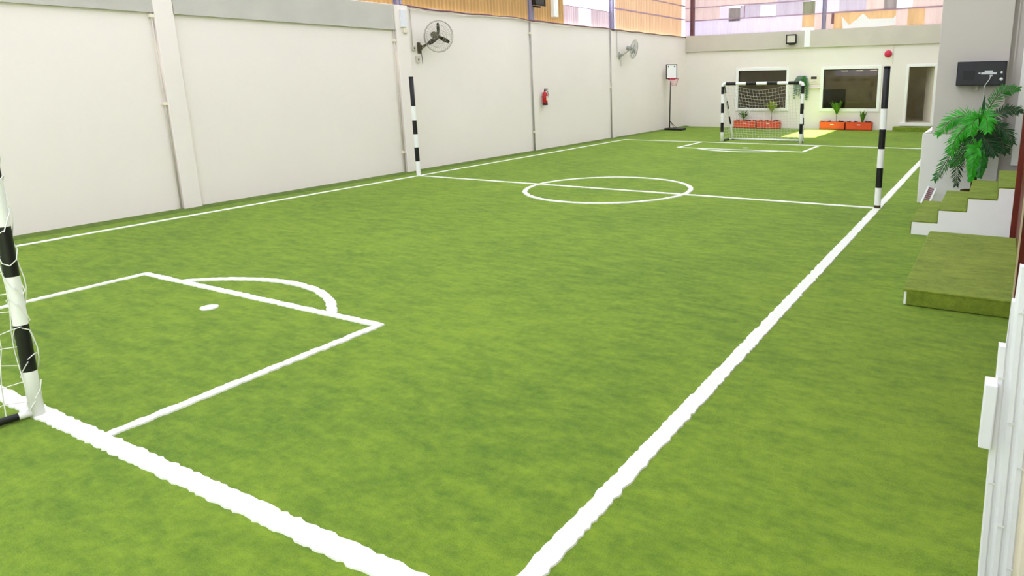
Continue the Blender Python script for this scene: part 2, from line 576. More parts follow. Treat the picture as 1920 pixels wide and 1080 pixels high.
for x, hl in ((3.0, 0.6), (6.6, 0.7), (9.8, 0.22)):  # unseen glowing panels added to brighten the rooms behind the windows
    m = MB(); m.box((x - hl, EY + 2.6, 2.955), (x + hl, EY + 2.8, 2.995))
    tag(m.build('fill_light_panel', M['fill_glow']), 'added glowing panel, out of view, brightening the rooms behind the end wall', 'lamp', 'added fill panels inside the rooms')
t = thing('side_table', 'pale table standing inside the far doorway', 'table', (9.95, EY + 2.6, 0.34))
m = MB(); m.box((-0.75, 0, 0.88), (0.75, 0.6, 0.93)); m.build('tabletop', M['edge'], t)
for sx in (-0.7, 0.7):
    for sy in (0.05, 0.55):
        m = MB(); m.box((sx - 0.025, sy - 0.025, 0), (sx + 0.025, sy + 0.025, 0.88)); m.build('leg', M['edge'], t)

# ---- upper walls of translucent sheeting
def corr(m, ax, p0, p1, z0, z1, off, mi, pitch=0.15, amp=0.012):
    """corrugated vertical sheet; ax='x' runs along X at y=off, ax='y' runs along Y at x=off"""
    n = max(2, int((p1 - p0) / (pitch / 4)))
    vs, fs = [], []
    for i in range(n + 1):
        p = p0 + (p1 - p0) * i / n
        d = off + amp * sin(2 * pi * p / pitch)
        for z in (z0, z1):
            vs.append((p, d, z) if ax == 'x' else (d, p, z))
    fs = [(2 * i, 2 * i + 2, 2 * i + 3, 2 * i + 1) for i in range(n)]
    m.add(vs, fs, mi, True)

sheetm = [M[k] for k in ('sh_tan', 'sh_pink', 'sh_lilac', 'sh_orange', 'sh_white', 'sh_grey', 'sh_green', 'sh_mauve', 'sh_peach', 'sh_rose')]
T, PK, LI, OR, WH, GR, GN, MV, PE, RO = range(10)
m = MB()
UX = WX - 0.12
for a, b, z0, z1, k in ((FY, 8.35, 4.2, HY, T), (8.35, 9.3, 4.2, 4.86, RO), (9.3, 10.2, 4.2, 4.86, MV), (10.2, 11.62, 4.2, 4.86, RO),
                        (8.35, 11.62, 4.87, HY, WH), (11.62, 12.1, 4.2, HY, LI), (12.1, 15.4, 4.2, 5.02, PE), (15.4, 18.6, 4.2, 5.02, PE), (12.1, 16.0, 5.02, HY, PE),
                        (16.0, 18.6, 5.02, HY, PE), (18.6, EY + 0.1, 4.2, HY, PK)):
    corr(m, 'y', a, b, z0, z1, UX, k)
struct(m.build('wall_left_upper', sheetm), 'tan and pale translucent sheeting above the left wall', 'wall')
m = MB()
UY = EY + 0.06
patch = [(-0.85, 1.35, 4.25, 4.93, LI), (1.35, 3.2, 4.25, 4.93, LI), (3.2, 4.75, 4.25, 4.93, LI), (4.75, 5.28, 4.40, 4.98, OR), (4.75, 5.28, 4.25, 4.40, WH),
         (5.28, 6.1, 4.25, 4.98, PK), (6.1, 8.6, 4.25, 5.0, OR), (8.6, 9.05, 4.25, 5.0, PK), (9.05, 9.7, 4.25, 5.0, OR), (9.7, 10.4, 4.25, 5.0, PK), (10.4, 10.9, 4.25, 5.0, OR), (10.9, 11.8, 4.25, 5.0, PK),
         (-0.85, 0.9, 4.93, 5.55, PK), (0.9, 1.35, 4.93, 5.5, LI), (1.35, 1.9, 4.84, 5.42, GR), (1.9, 2.1, 4.93, 5.5, MV), (1.35, 2.1, 5.42, 5.55, WH),
         (2.1, 2.85, 4.93, 5.55, MV), (2.85, 3.55, 4.9, 5.45, WH), (2.85, 3.55, 5.45, 5.55, MV), (3.55, 4.75, 4.93, 5.55, MV),
         (4.75, 5.28, 4.98, 5.5, GN), (5.28, 6.3, 4.93, 5.55, LI), (6.3, 7.4, 4.95, 5.55, MV), (7.4, 8.1, 4.95, 5.55, PK),
         (8.1, 8.6, 4.95, 5.55, GR), (8.6, 9.2, 4.93, 5.55, WH), (9.2, 10.2, 4.95, 5.55, PK), (10.2, 11.8, 4.95, 5.55, PK),
         (-0.85, 3.6, 5.55, HY, PK), (3.6, 11.8, 5.55, HY, MV)]
for a, b, z0, z1, k in patch:
    corr(m, 'x', a, b, z0, z1, UY, k)
# torn white film hanging over the orange sheets
torn = [(6.5, 4.28), (6.42, 4.80), (6.75, 4.42), (7.05, 4.62), (7.3, 4.86), (7.55, 4.62), (8.5, 4.60), (8.6, 4.70), (8.62, 4.30)]
struct(m.build('wall_back_upper', sheetm), 'patchwork of pink, lilac and orange translucent sheeting above the end wall', 'wall')

m = MB()
m.add([(x, UY - 0.03, z) for x, z in torn] + [(x, UY - 0.024, z) for x, z in torn], [tuple(range(9)), tuple(range(17, 8, -1))] + [(i, (i + 1) % 9, (i + 1) % 9 + 9, i + 9) for i in range(9)])
tag(m.build('plastic_film', M['trimw']), 'torn white plastic film in front of the orange sheeting', 'film')

# purlins and posts holding the sheeting
m = MB()
m.box((UX + 0.02, 11.7, 5.0), (UX + 0.07, EY, 5.05))
m.box((UX + 0.02, 8.4, 4.85), (UX + 0.05, 11.6, 4.87))
m.box((UX + 0.02, 11.7, 5.62), (UX + 0.07, EY, 5.66))
m.box((-0.8, UY - 0.07, 4.93), (11.7, UY - 0.02, 4.975))
m.box((-0.8, UY - 0.07, 5.52), (11.7, UY - 0.02, 5.56))
m.box((2.09, UY - 0.06, 4.93), (2.13, UY - 0.02, 5.5))
struct(m.build('trim_4', M['purlin']), 'thin steel rails holding the upper sheeting', 'trim')
steel_posts = [((UX + 0.10, 0.50, 4.2), 'lilac grey steel post above the nearest left wall column', 'steel'),
               ((UX + 0.10, 6.25, 4.15), 'lilac grey steel post carrying the black floodlight', 'steel'),
               ((UX + 0.10, 11.60, 4.15), 'lilac grey steel post above the third left wall column', 'steel'),
               ((-0.42, EY - 0.02, 4.27), 'rusty brown steel post in the far left corner', 'brownsteel'),
               ((5.70, EY - 0.0, 4.27), 'lilac grey steel post standing on the end wall beam', 'steel')]
for (px, py, pz), lb, mt in steel_posts:
    hw = 0.075 if mt == 'steel' else 0.085
    t = thing('steel_post', lb, 'post', (px, py, pz))
    m = MB()
    m.box((-hw, -hw, 0), (-hw + 0.014, hw, HY - pz)); m.box((hw - 0.014, -hw, 0), (hw, hw, HY - pz)); m.box((-hw, -0.008, 0), (hw, 0.008, HY - pz))
    m.box((-hw, -hw, 0), (hw, hw, 0.015))
    m.build('column', M[mt], t)
m = MB(); m.box((6.02, UY - 0.10, 4.5), (6.12, UY - 0.03, 4.93))
tag(m.build('wall_batten', M['brownsteel']), 'short dark brown batten hanging from the rail over the end wall', 'batten')

# unseen roof of translucent sheets, one bay left open to shape the sun patch
m = MB()
SL = (3.10, 4.35, 11.7, 15.7)
for a, b in (((-1.2, FY - 0.2), (RX + 0.6, SL[2])), ((-1.2, SL[3]), (RX + 0.6, EY + 0.4)), ((-1.2, SL[2]), (SL[0], SL[3])), ((SL[1], SL[2]), (RX + 0.6, SL[3]))):
    m.box((a[0], a[1], HY), (b[0], b[1], HY + 0.01))
struct(m.build('ceiling', M['roof']), 'unseen translucent roof sheets over the hall, one bay open to shape the sun patch', 'ceiling')

# ---- right side: long wall, grey pillar block, recess
m = MB()
m.box((RX, FY, 0), (RX + 0.2, 1.1, HY))
struct(m.build('wall_right', M['pillar']), 'wall along the right edge beside the entrance platform', 'wall')
m = MB()
m.box((WX - 0.2, FY - 0.2, 0), (RX + 0.2, FY, 2.3))  # unseen wall added for bounce, low so daylight enters from behind
struct(m.build('added_wall_front', M['wall']), 'unseen pale wall behind the viewer, kept low to let daylight in', 'wall')
m = MB()
m.box((11.71, 0.87, 1.31), (12.80, EY + 0.2, HY))
m.box((11.56, 0.87, 0), (12.80, EY, 1.26), 1)
m.prism([(11.56, 1.26), (11.71, 1.33), (11.71, 1.26)], 0.87, EY, 1)
m.box((11.71, 0.87, 1.26), (12.80, EY, 1.31))
struct(m.build('wall_right_far', [M['pillar'], M['plinth']], bevel=0.012), 'grey pillar block with a thicker low plinth beside the stairs', 'wall')
m = MB()
m.box((12.80, 1.02, 0), (RX + 0.2, 1.2, HY))
m.box((12.86, 0.98, 0.5), (12.885, 1.02, 4.5))
struct(m.build('wall_recess', M['pillar']), 'grey recess wall behind the top of the stairs', 'wall')

# ---- stairs beside the pillar: white sides, turf treads
t = thing('staircase', 'small white staircase with green turf treads beside the grey pillar', 'stairs', (11.76, -1.95, 0))
x = [0.0, 0.345, 0.71, 1.075, 1.345]
z = [0.20, 0.395, 0.59, 0.765]
poly = [(0, 0), (x[4], 0), (x[4], z[3])]
for i in (3, 2, 1, 0):
    poly += [(x[i], z[i])]
    if i > 0: poly += [(x[i], z[i - 1])]
m = MB(); m.prism([(a, max(0, b - 0.012) if b > 0 else 0) for a, b in poly], 0, 1.85)
m.build('stair_block', M['white'], t, bevel=0.006)
for i in range(4):
    m = MB()
    m.box((x[i] - 0.012, -0.004, z[i] - 0.012), (x[i + 1] - (0.012 if i < 3 else 0), 1.85, z[i] + 0.012))
    zb = 0.0 if i == 0 else z[i - 1]
    m.box((x[i] - 0.014, 0.004, zb + 0.012), (x[i], 1.85, z[i]))
    m.build('turf_tread', M['mat_grass'], t, bevel=0.008)

# ---- platform
t = thing('platform', 'low platform covered in green turf matting before the brown doors', 'platform', (12.05, -5.43, 0))
m = MB(); m.box((0.01, 0.01, 0), (1.03, 2.96, 0.15)); m.build('base', M['white'], t, bevel=0.01)
m = MB(); m.box((0.0, -0.02, 0.145), (1.04, 2.98, 0.178)); m.box((0.035, -0.02, 0.005), (1.04, 0.012, 0.17)); m.box((-0.01, 0.2, 0.005), (0.012, 2.98, 0.17))
m.build('turf_cover', M['mat_grass'], t, bevel=0.012)

# ---- brown door in the right wall
r = bpy.data.objects.new('door_2', None); C.objects.link(r)
struct(r, 'red-brown wooden double door behind the turf platform', 'door')
m = MB(); m.box((RX - 0.03, -2.70, 0.02), (RX - 0.0, -1.93, 2.35)); m.build('door_leaf', M['wood'], r, bevel=0.004)
m = MB(); m.box((RX - 0.10, -1.99, 0.0), (RX - 0.0, -1.93, 2.4)); m.build('door_jamb', M['wood'], r, bevel=0.004)
m = MB(); m.box((RX - 0.03, -5.50, 0.02), (RX - 0.0, -2.72, 2.35)); m.build('door_leaf', M['wood'], r, bevel=0.004)
m = MB(); m.box((RX - 0.03, -9.0, 0.02), (RX, -5.62, 2.35)); m.build('door_leaf', M['wood'], r, bevel=0.004)
m = MB(); m.box((RX - 0.100, -5.59, 0.02), (RX, -5.55, 2.35)); m.build('open_leaf', M['wood'], r, bevel=0.002)
m = MB(); m.box((RX - 0.114, -5.60, 0.12), (RX - 0.100, -5.54, 2.36)); m.box((RX - 0.114, -5.60, 0.0), (RX - 0.100, -5.54, 0.12), 1)
m.build('leaf_edge', [M['edge'], M['dark']], r)
m = MB(); m.box((12.99, 0.90, 0.75), (RX, 1.03, 3.0))
struct(m.build('trim_5', M['trimw']), 'white casing strip at the top of the stairs', 'trim')

# ================================================================== OBJECTS
# ---- striped halfway posts
def striped_post(loc, label, foot):
    t = thing('striped_post', label, 'post', loc, group=None)
    hs = [0.0, 0.06, 0.37, 0.72, 1.05, 1.39, 1.74, 2.43]
    mi = [foot, 0, 1, 0, 1, 0, 1]
    hs2, m2 = [], []
    pts = [(0, 0, h) for h in hs]
    m = MB(); m.tube(pts, 0.055, 20, mi)
    m.build('pole', [M['white'], M['black'], M['stem']], t)
    m = MB(); m.lathe([(0.057, 2.425), (0.057, 2.445), (0.03, 2.452)], 20)
    m.build('cap', M['black'], t)
    return t
striped_post((0.0, 0.0, 0), 'black and white striped post at the left end of the halfway line', 0)
striped_post((11.0, 0.0, 0), 'black and white striped post at the right end of the halfway line', 2)

# ---- goals
def bez(p0, p1, p2, n):
    return [Vector(p0) * (1 - t) ** 2 + Vector(p1) * 2 * t * (1 - t) + Vector(p2) * t * t for t in [i / n for i in range(n + 1)]]

def make_goal(loc, rz, label, rad=0.058, wraps=True, lean=0.0, cell=0.13, cord=0.0028, seed=1, netmat='net', sag=0.25):
    rnd = random.Random(seed)
    t = thing('football_goal', label, 'goal', loc, rz)
    hw, H, R, D, inset = 1.45, 2.09, rad, 0.86, 0.12
    wb = [M['white'], M['black'], M['cream']]
    def le(p):                                   # the front frame leans a little
        return Vector((p[0], p[1] + lean * p[2] / H, p[2]))
    hs = [0.0, 0.345, 0.69, 1.04, 1.39, 1.72, 1.99]
    for s in (-1, 1):
        pts = [le((s * hw, 0, h)) for h in hs]
        el = [le(p) for p in bez((s * hw, 0, 1.99), (s * hw, 0, H), (s * (hw - 0.12), 0, H), 6)]
        m = MB(); m.tube(pts + el[1:], R, 18, [0, 1, 0, 1, 0, 1] + [0] * 6)
        m.build('post', wb, t)
        foot = Vector((s * (hw - inset), -D, 0.035))
        top = le((s * (hw - 0.02), -0.10, H - 0.06))
        n = 7
        pts = [top.lerp(foot, i / n) for i in range(n + 1)]
        m = MB(); m.tube([le((s * (hw - 0.02), 0, H - 0.04))] + pts, 0.032, 12, [0] + [1, 0, 1, 0, 1, 0, 0])
        m.build('rear_strut', wb, t)
        a = Vector((s * hw, -0.02, 0.035))
        pts = [a.lerp(foot, q) for q in (0, 0.1, 0.62, 1)]
        m = MB(); m.tube(pts, R * 0.6, 12, [0, 1, 0])
        m.build('side_bar', wb, t)
    xs_ = [-(hw - 0.12)] + [(-1.33 + 0.38 * i) for i in range(1, 7)] + [hw - 0.12]
    pts = [le((x_, 0, H)) for x_ in xs_]
    m = MB(); m.tube(pts, R, 18, [1, 0, 1, 0, 1, 0, 1])
    m.build('crossbar', wb, t)
    m = MB(); m.tube([(-(hw - inset), -D, 0.035), (hw - inset, -D, 0.035)], 0.034, 12, 0)
    m.build('rear_bar', wb, t)
    # net: back sheet from crossbar to the rear bar, and two side sheets
    m = MB()
    def sheet(fn, nu, nv, amp):
        g = [[fn(i / nu, j / nv) for j in range(nv + 1)] for i in range(nu + 1)]
        for i in range(nu + 1):
            for j in range(nv + 1):
                k = min(i, nu - i, j, nv - j)
                a_ = amp * (0.35 if k == 0 else 1)
                g[i][j] = g[i][j] + Vector(((rnd.random() - .5) * a_, (rnd.random() - .5) * a_, (rnd.random() - .5) * a_))
                g[i][j].z = max(0.012, g[i][j].z)
        for i in range(nu + 1):
            for j in range(nv):
                m.tube([g[i][j], g[i][j + 1]], cord, 4, caps=False)
        for j in range(nv + 1):
            for i in range(nu):
                m.tube([g[i][j], g[i + 1][j]], cord, 4, caps=False)
    def back(u, v):
        x_ = (-hw + 0.05) * (1 - u) + (hw - 0.05) * u
        top = le((x_, -0.04, H - 0.05 - sag * (sin(pi * u) ** 2) * (0.5 + 0.5 * u)))
        bot = Vector((x_ * (1 - inset / hw), -D, 0.06))
        p = top.lerp(bot, v)
        p.y -= 0.18 * sin(pi * v) * (0.6 + 0.4 * sin(pi * u))
        p.z -= 0.10 * sin(pi * v)
        return p
    sheet(back, int(2 * hw / cell), int(2.2 / cell), cell * 0.25)
    for s in (-1, 1):
        def side(u, v, s=s):
            top = le((s * (hw - 0.0), -0.03, (H - 0.1) * (1 - v)))
            foot = Vector((s * (hw - inset), -D, 0.05)); tp = le((s * (hw - 0.02), -0.06, H - 0.1))
            e = tp.lerp(foot, v)
            p = top.lerp(e, u)
            p.x += -s * 0.05 * sin(pi * u) * sin(pi * v)
            return p
        sheet(side, max(3, int(D / cell)), int(2.0 / cell), cell * 0.45)
    # loose strands wrapped round the posts
    for s in ((-1, 1) if wraps else ()):
        for q in range(9):
            z0 = 0.15 + 0.21 * q
            pts = []
            for k in range(9):
                a_ = -0.3 + 2 * pi * k / 8
                pts.append(le((s * hw + (R + 0.01) * cos(a_), (R + 0.01) * sin(a_), z0 + 0.10 * sin(a_ + q) + 0.03 * rnd.random())))
            m.tube(pts, cord, 4)
        pts = [le((s * hw + 0.03 * sin(k * 0.9), R + 0.008 + 0.008 * sin(k), 0.35 + 0.075 * k)) for k in range(20)]
        m.tube(pts, cord, 4)
        pts = [le((s * hw + 0.03 * sin(k * 0.7 + 2), -R - 0.008, 0.25 + 0.08 * k)) for k in range(20)]
        m.tube(pts, cord, 4)
    m.build('net', M[netmat], t)
    return t
make_goal((5.42, -10.80, 0), 0.0, 'near football goal with striped post and loose white net', rad=0.044, lean=0.05, cord=0.0036, seed=3)
make_goal((5.27, 11.62, 0), pi, 'far football goal with striped frame standing before the left-hand window', wraps=False, lean=0.0, cell=0.12, cord=0.0042, seed=5, netmat='netgrey')

# ---- wall fans
def wall_fan(head, nrm, wall, dia, label, metal, wire, blade):
    t = thing('wall_fan', label, 'fan', wall)
    base = Vector(wall)
    q = Vector(nrm).normalized().to_track_quat('Z', 'Y').to_matrix().to_4x4()
    X = Matrix.Translation(Vector(head) - base) @ q
    R = dia / 2
    m = MB()
    def ring(r, zz, rad, n=40):
        pts = [(r * cos(2 * pi * k / n), r * sin(2 * pi * k / n), zz) for k in range(n + 1)]
        m.tube([X @ Vector(p) for p in pts], rad, 6, caps=False)
    ring(R, 0, 0.010); ring(R * 0.99, -0.06, 0.006); ring(R * 0.72, 0.062, 0.003); ring(R * 0.42, 0.085, 0.003); ring(R * 0.72, -0.12, 0.003); ring(0.09, 0.095, 0.004); ring(0.10, -0.15, 0.004)
    for k in range(36):
        a = 2 * pi * k / 36
        for sg, zc in ((1, 0.095), (-1, -0.15)):
            pts = [Vector((0.09 * cos(a), 0.09 * sin(a), zc)), Vector((R * 0.6 * cos(a), R * 0.6 * sin(a), zc * 0.82)), Vector((R * 0.9 * cos(a), R * 0.9 * sin(a), zc * 0.4)), Vector((R * cos(a), R * sin(a), 0 if sg > 0 else -0.03))]
            m.tube([X @ p for p in pts], 0.0022, 4, caps=False)
    m.build('guard', M[wire], t)
    m = MB(); m.lathe([(0.02, -0.34), (0.085, -0.32), (0.095, -0.17), (0.06, -0.14), (0.03, -0.10)], 20, X=X)
    m.build('motor', M[metal], t)
    m = MB(); m.lathe([(0.035, -0.11), (0.042, 0.02), (0.02, 0.05)], 16, X=X)
    m.build('hub', M[metal], t)
    for k in range(3):
        m = MB()
        a = radians(95 + 120 * k)
        Y = X @ Matrix.Rotation(a, 4, 'Z')
        vs, fs = [], []
        n = 6
        for i in range(n + 1):
            s_ = i / n
            r_ = 0.03 + (R * 0.86 - 0.03) * s_
            wd = 0.022 + 0.038 * sin(pi * min(1, s_ * 0.8 + 0.1))
            tw = radians(34 - 14 * s_)
            for sg in (-1, 1):
                for th in (-0.0025, 0.0025):
                    vs.append((r_, sg * wd * cos(tw), sg * wd * sin(tw) + th - 0.03))
        for i in range(n):
            b0, b1 = 4 * i, 4 * i + 4
            fs += [(b0, b0 + 2, b1 + 2, b1), (b0 + 1, b1 + 1, b1 + 3, b0 + 3), (b0, b1, b1 + 1, b0 + 1), (b0 + 2, b0 + 3, b1 + 3, b1 + 2)]
        fs += [(0, 1, 3, 2), (4 * n, 4 * n + 2, 4 * n + 3, 4 * n + 1)]
        m.add(vs, fs, 0, True, Y)
        m.build('blade', M[blade], t)
    mc = X @ Vector((0, 0, -0.25))
    br = Vector((0.08, 0.0, 0))
    m = MB(); m.tube([br, br + Vector((0.10, 0.0, 0.03)), Vector((mc.x * 0.75, mc.y * 0.8, mc.z - 0.16)), mc + Vector((0, 0, -0.08))], 0.020, 10)
    m.tube([br + Vector((0, 0, -0.06)), mc + Vector((0, 0, -0.10))], 0.012, 8)
    m.build('arm', M[metal], t)
    m = MB(); m.box((-0.01, -0.05, -0.16), (0.03, 0.05, 0.12)); m.box((0.02, -0.03, -0.08), (0.10, 0.03, 0.06))
    m.build('wall_bracket', M[metal], t, bevel=0.006)
    m = MB(); m.tube([(0.07, 0.02, -0.05), (0.06, 0.04, -0.25), (0.06, 0.05, -0.42)], 0.008, 8)
    m.build('pull_cord', M[metal], t)
    return t
wall_fan((-0.25, 1.36, 3.47), (1.03, -0.39, -0.22), (WX, 1.10, 3.21), 0.80, 'dark wall fan above the left striped post', 'olive', 'fanwire', 'dark')
wall_fan((-0.28, 12.56, 3.47), (0.98, 0.20, -0.2), (WX, 12.13, 3.24), 0.74, 'pale wall fan nearer the basketball hoop', 'fanwhite', 'fanwhite', 'fanwhite')

# switches and cable by the first fan
def switch_box(loc, label, sz=(0.05, 0.10, 0.12)):
    t = thing('switch_box', label, 'switch', loc)
    m = MB(); m.box((0, -sz[1] / 2, -sz[2] / 2), (sz[0], sz[1] / 2, sz[2] / 2)); m.build('case', M['pipe'], t, bevel=0.006)
    m = MB(); m.box((sz[0], -0.015, -0.02), (sz[0] + 0.012, 0.015, 0.02)); m.build('knob', M['dark'], t)
switch_box((WX, 0.90, 3.18), 'upper small switch box beside the dark wall fan')
switch_box((WX, 1.02, 2.90), 'lower small switch box below the dark wall fan', (0.05, 0.11, 0.17))
switch_box((WX, 11.98, 3.22), 'small switch box beside the pale wall fan')
def conduit(pts, label, mt='pipe', r=0.010, nm='conduit'):
    m = MB(); m.tube(pts, r, 8)
    return tag(m.build(nm, M[mt]), label, 'pipe')
conduit([(WX + 0.02, 0.88, 4.2), (WX + 0.02, 0.88, 3.23)], 'thin conduit dropping to the switch beside the dark fan')
conduit([(WX + 0.02, 11.94, 4.2), (WX + 0.02, 11.94, 3.27)], 'thin conduit dropping to the switch beside the pale fan')
t = thing('junction_box', 'pale junction box at the top of the column beside the dark fan', 'box', (WX + 0.09, 0.52, 3.70))
m = MB(); m.box((0, -0.09, -0.02), (0.06, 0.09, 0.40)); m.build('case', M['pvc'], t, bevel=0.008)
m = MB(); m.box((0.0, -0.02, -0.16), (0.05, 0.10, -0.03)); m.build('cover', M['cream'], t, bevel=0.008)

# vertical downpipes with clips on the left wall
def downpipe(y, z0, z1, x, label, clips, mt='pipedark', r=0.020):
    t = thing('wall_pipe', label, 'pipe', (WX, y, z0))
    m = MB(); m.tube([(x, 0, 0), (x, 0, z1 - z0)], r, 10); m.build('pipe', M[mt], t)
    for c in clips:
        m = MB(); m.box((0, -0.045, c - z0 - 0.03), (x + r + 0.012, 0.045, c - z0 + 0.03)); m.build('clip', M['cream'], t, bevel=0.005)
downpipe(-5.50, 0.0, 4.15, 0.035, 'thin vertical pipe beside the nearest left wall column', (3.55, 2.0), 'pipe', r=0.014)
downpipe(0.245, 0.0, 4.20, 0.035, 'thin vertical pipe beside the column at the halfway line', (3.35, 0.55), 'pipe', r=0.016)
downpipe(6.08, 0.0, 4.15, 0.035, 'thin vertical pipe left of the fire extinguisher', (3.8, 0.65), r=0.020)
downpipe(11.38, 0.0, 4.15, 0.035, 'thin vertical pipe left of the pale wall fan', (2.0,), r=0.020)

# cable draped along the wall top
pts = []
for i in range(60):
    y = 0.5 + 18.2 * i / 59
    pts.append((WX + 0.06 + 0.02 * noise.noise(Vector((y * 2, 0, 1))), y, 4.22 + 0.05 * noise.noise(Vector((y * 0.9, 3, 0))) - 0.03 * abs(sin(y * 0.55))))
m = MB(); m.tube(pts, 0.022, 8)
tag(m.build('cable', M['brownsteel']), 'brown cable draped along the top of the left wall', 'cable')
pts = [(p[0] + 0.02, p[1], p[2] - 0.05 - 0.03 * sin(p[1])) for p in pts[:28]]
m = MB(); m.tube(pts, 0.010, 8)
tag(m.build('cable', M['cream']), 'cream cable draped below the brown one near the dark fan', 'cable')
m = MB(); m.box((UX + 0.02, 7.50, 4.40), (UX + 0.16, 7.78, 6.2))
tag(m.build('duct', M['white'], bevel=0.01), 'white vertical duct hanging over the left wall', 'duct')
m = MB(); m.box((4.93, EY - 0.17, 3.56), (5.18, EY - 0.10, 4.34))
tag(m.build('duct', M['white'], bevel=0.01), 'white vertical duct on the end wall beam beside the floodlight', 'duct')

# floodlights
def floodlight(loc, rz, sz, label, dark):
    t = thing('floodlight', label, 'lamp', loc, rz)
    a, b = sz
    m = MB()
    m.box((-a, -0.08, -b), (a, 0.06, b))
    m.box((-a - 0.02, -0.11, -b - 0.02), (-a + 0.03, -0.08, b + 0.02)); m.box((a - 0.03, -0.11, -b - 0.02), (a + 0.02, -0.08, b + 0.02))
    m.box((-a - 0.02, -0.11, b - 0.03), (a + 0.02, -0.08, b + 0.02)); m.box((-a - 0.02, -0.11, -b - 0.02), (a + 0.02, -0.08, -b + 0.03))
    m.build('housing', M['black'], t, bevel=0.006)
    m = MB(); m.box((-a + 0.03, -0.095, -b + 0.03), (a - 0.03, -0.082, b - 0.03)); m.build('lens', M['floodglass'] if not dark else M['dark'], t)
    m = MB(); m.box((-a * 0.6, 0.0, -b - 0.06), (a * 0.6, 0.10, -b - 0.02)); m.build('bracket', M['black'], t)
floodlight((4.39, EY - 0.22, 3.92), 0, (0.21, 0.18), 'black framed floodlight on the end wall beam', False)
floodlight((UX + 0.42, 6.20, 4.80), radians(90), (0.26, 0.15), 'black floodlight mounted high on the left wall post', True)

# fire extinguisher
t = thing('fire_extinguisher', 'red fire extinguisher hanging on the left wall', 'fire extinguisher', (WX + 0.12, 6.66, 1.50))
m = MB(); m.lathe([(0.075, 0.06), (0.085, 0.08), (0.085, 0.36), (0.07, 0.41), (0.03, 0.44), (0.025, 0.46)], 22); m.build('cylinder', M['red'], t)
m = MB(); m.lathe([(0.088, 0.0), (0.090, 0.005), (0.090, 0.065), (0.080, 0.07)], 22); m.build('base_ring', M['black'], t)
m = MB(); m.lathe([(0.024, 0.455), (0.024, 0.50), (0.015, 0.52)], 12); m.box((-0.01, -0.02, 0.50), (0.12, 0.02, 0.515)); m.box((-0.01, -0.015, 0.535), (0.11, 0.015, 0.548)); m.build('valve', M['dark'], t)
m = MB(); m.tube([(0.02, 0.02, 0.49), (0.07, 0.07, 0.46), (0.06, 0.10, 0.35), (0.03, 0.10, 0.18)], 0.011, 8); m.build('hose', M['black'], t)
m = MB(); m.box((0.078, -0.04, 0.16), (0.089, 0.04, 0.30)); m.build('label_plate', M['cream'], t)
m = MB(); m.box((-0.12, -0.03, 0.30), (-0.075, 0.03, 0.42)); m.build('hook', M['chrome'], t)

# basketball hoop
t = thing('basketball_hoop', 'portable basketball hoop with black pole in the far left corner', 'basketball hoop', (-0.50, 16.45, 0))
m = MB(); m.box((-0.16, -0.28, 0), (0.72, 0.28, 0.09)); m.build('base', M['black'], t, bevel=0.03)
m = MB(); m.tube([(0, 0, 0.08), (0.02, 0, 1.1), (0.05, 0, 2.2)], [0.028, 0.026, 0.022], 12); m.build('pole', M['dark'], t)
m = MB(); m.tube([(0.01, 0, 0.42), (0.32, 0.1, 0.08)], 0.012, 8); m.tube([(0.01, 0, 0.42), (0.32, -0.15, 0.08)], 0.012, 8); m.build('brace', M['dark'], t)
b0 = (0.02, -0.02)
Xb = Matrix.Translation((0.10, -0.02, 2.30)) @ Matrix.Rotation(radians(50), 4, 'Z')
m = MB(); m.box((-0.26, -0.012, 0.0), (0.26, 0.012, 0.62), X=Xb); bo = m.build('backboard', M['white'], t)
m = MB()
for a, b in (((-0.27, -0.02, -0.01), (-0.24, 0.02, 0.63)), ((0.24, -0.02, -0.01), (0.27, 0.02, 0.63)), ((-0.27, -0.02, 0.6), (0.27, 0.02, 0.63)), ((-0.27, -0.02, -0.02), (0.27, 0.02, 0.02))):
    m.box(a, b, X=Xb)
m.box((-0.18, -0.03, 0.50), (-0.13, -0.012, 0.56), X=Xb); m.box((0.12, -0.03, 0.50), (0.17, -0.012, 0.56), X=Xb)
m.build('backboard_frame', M['dark'], bo)
m = MB(); m.box((-0.15, -0.09, -0.06), (0.15, 0.03, 0.03), X=Xb); m.build('rim_mount', M['rim'], t)
m = MB()
rc = Xb @ Vector((0, -0.28, 0.0))
pts = [rc + Vector((0.20 * cos(2 * pi * k / 24), 0.20 * sin(2 * pi * k / 24), 0)) for k in range(25)]
m.tube(pts, 0.010, 8, caps=False); rm = m.build('rim', M['rim'], t)
m = MB()
for k in range(12):
    a = 2 * pi * k / 12; a2 = a + pi / 12; a3 = a - pi / 12
    for aa in (a2, a3):
        m.tube([rc + Vector((0.20 * cos(a), 0.20 * sin(a), 0)), rc + Vector((0.15 * cos(aa), 0.15 * sin(aa), -0.16)), rc + Vector((0.10 * cos(a), 0.10 * sin(a), -0.32))], 0.004, 4, caps=False)
m.build('hoop_net', M['pink'], rm)

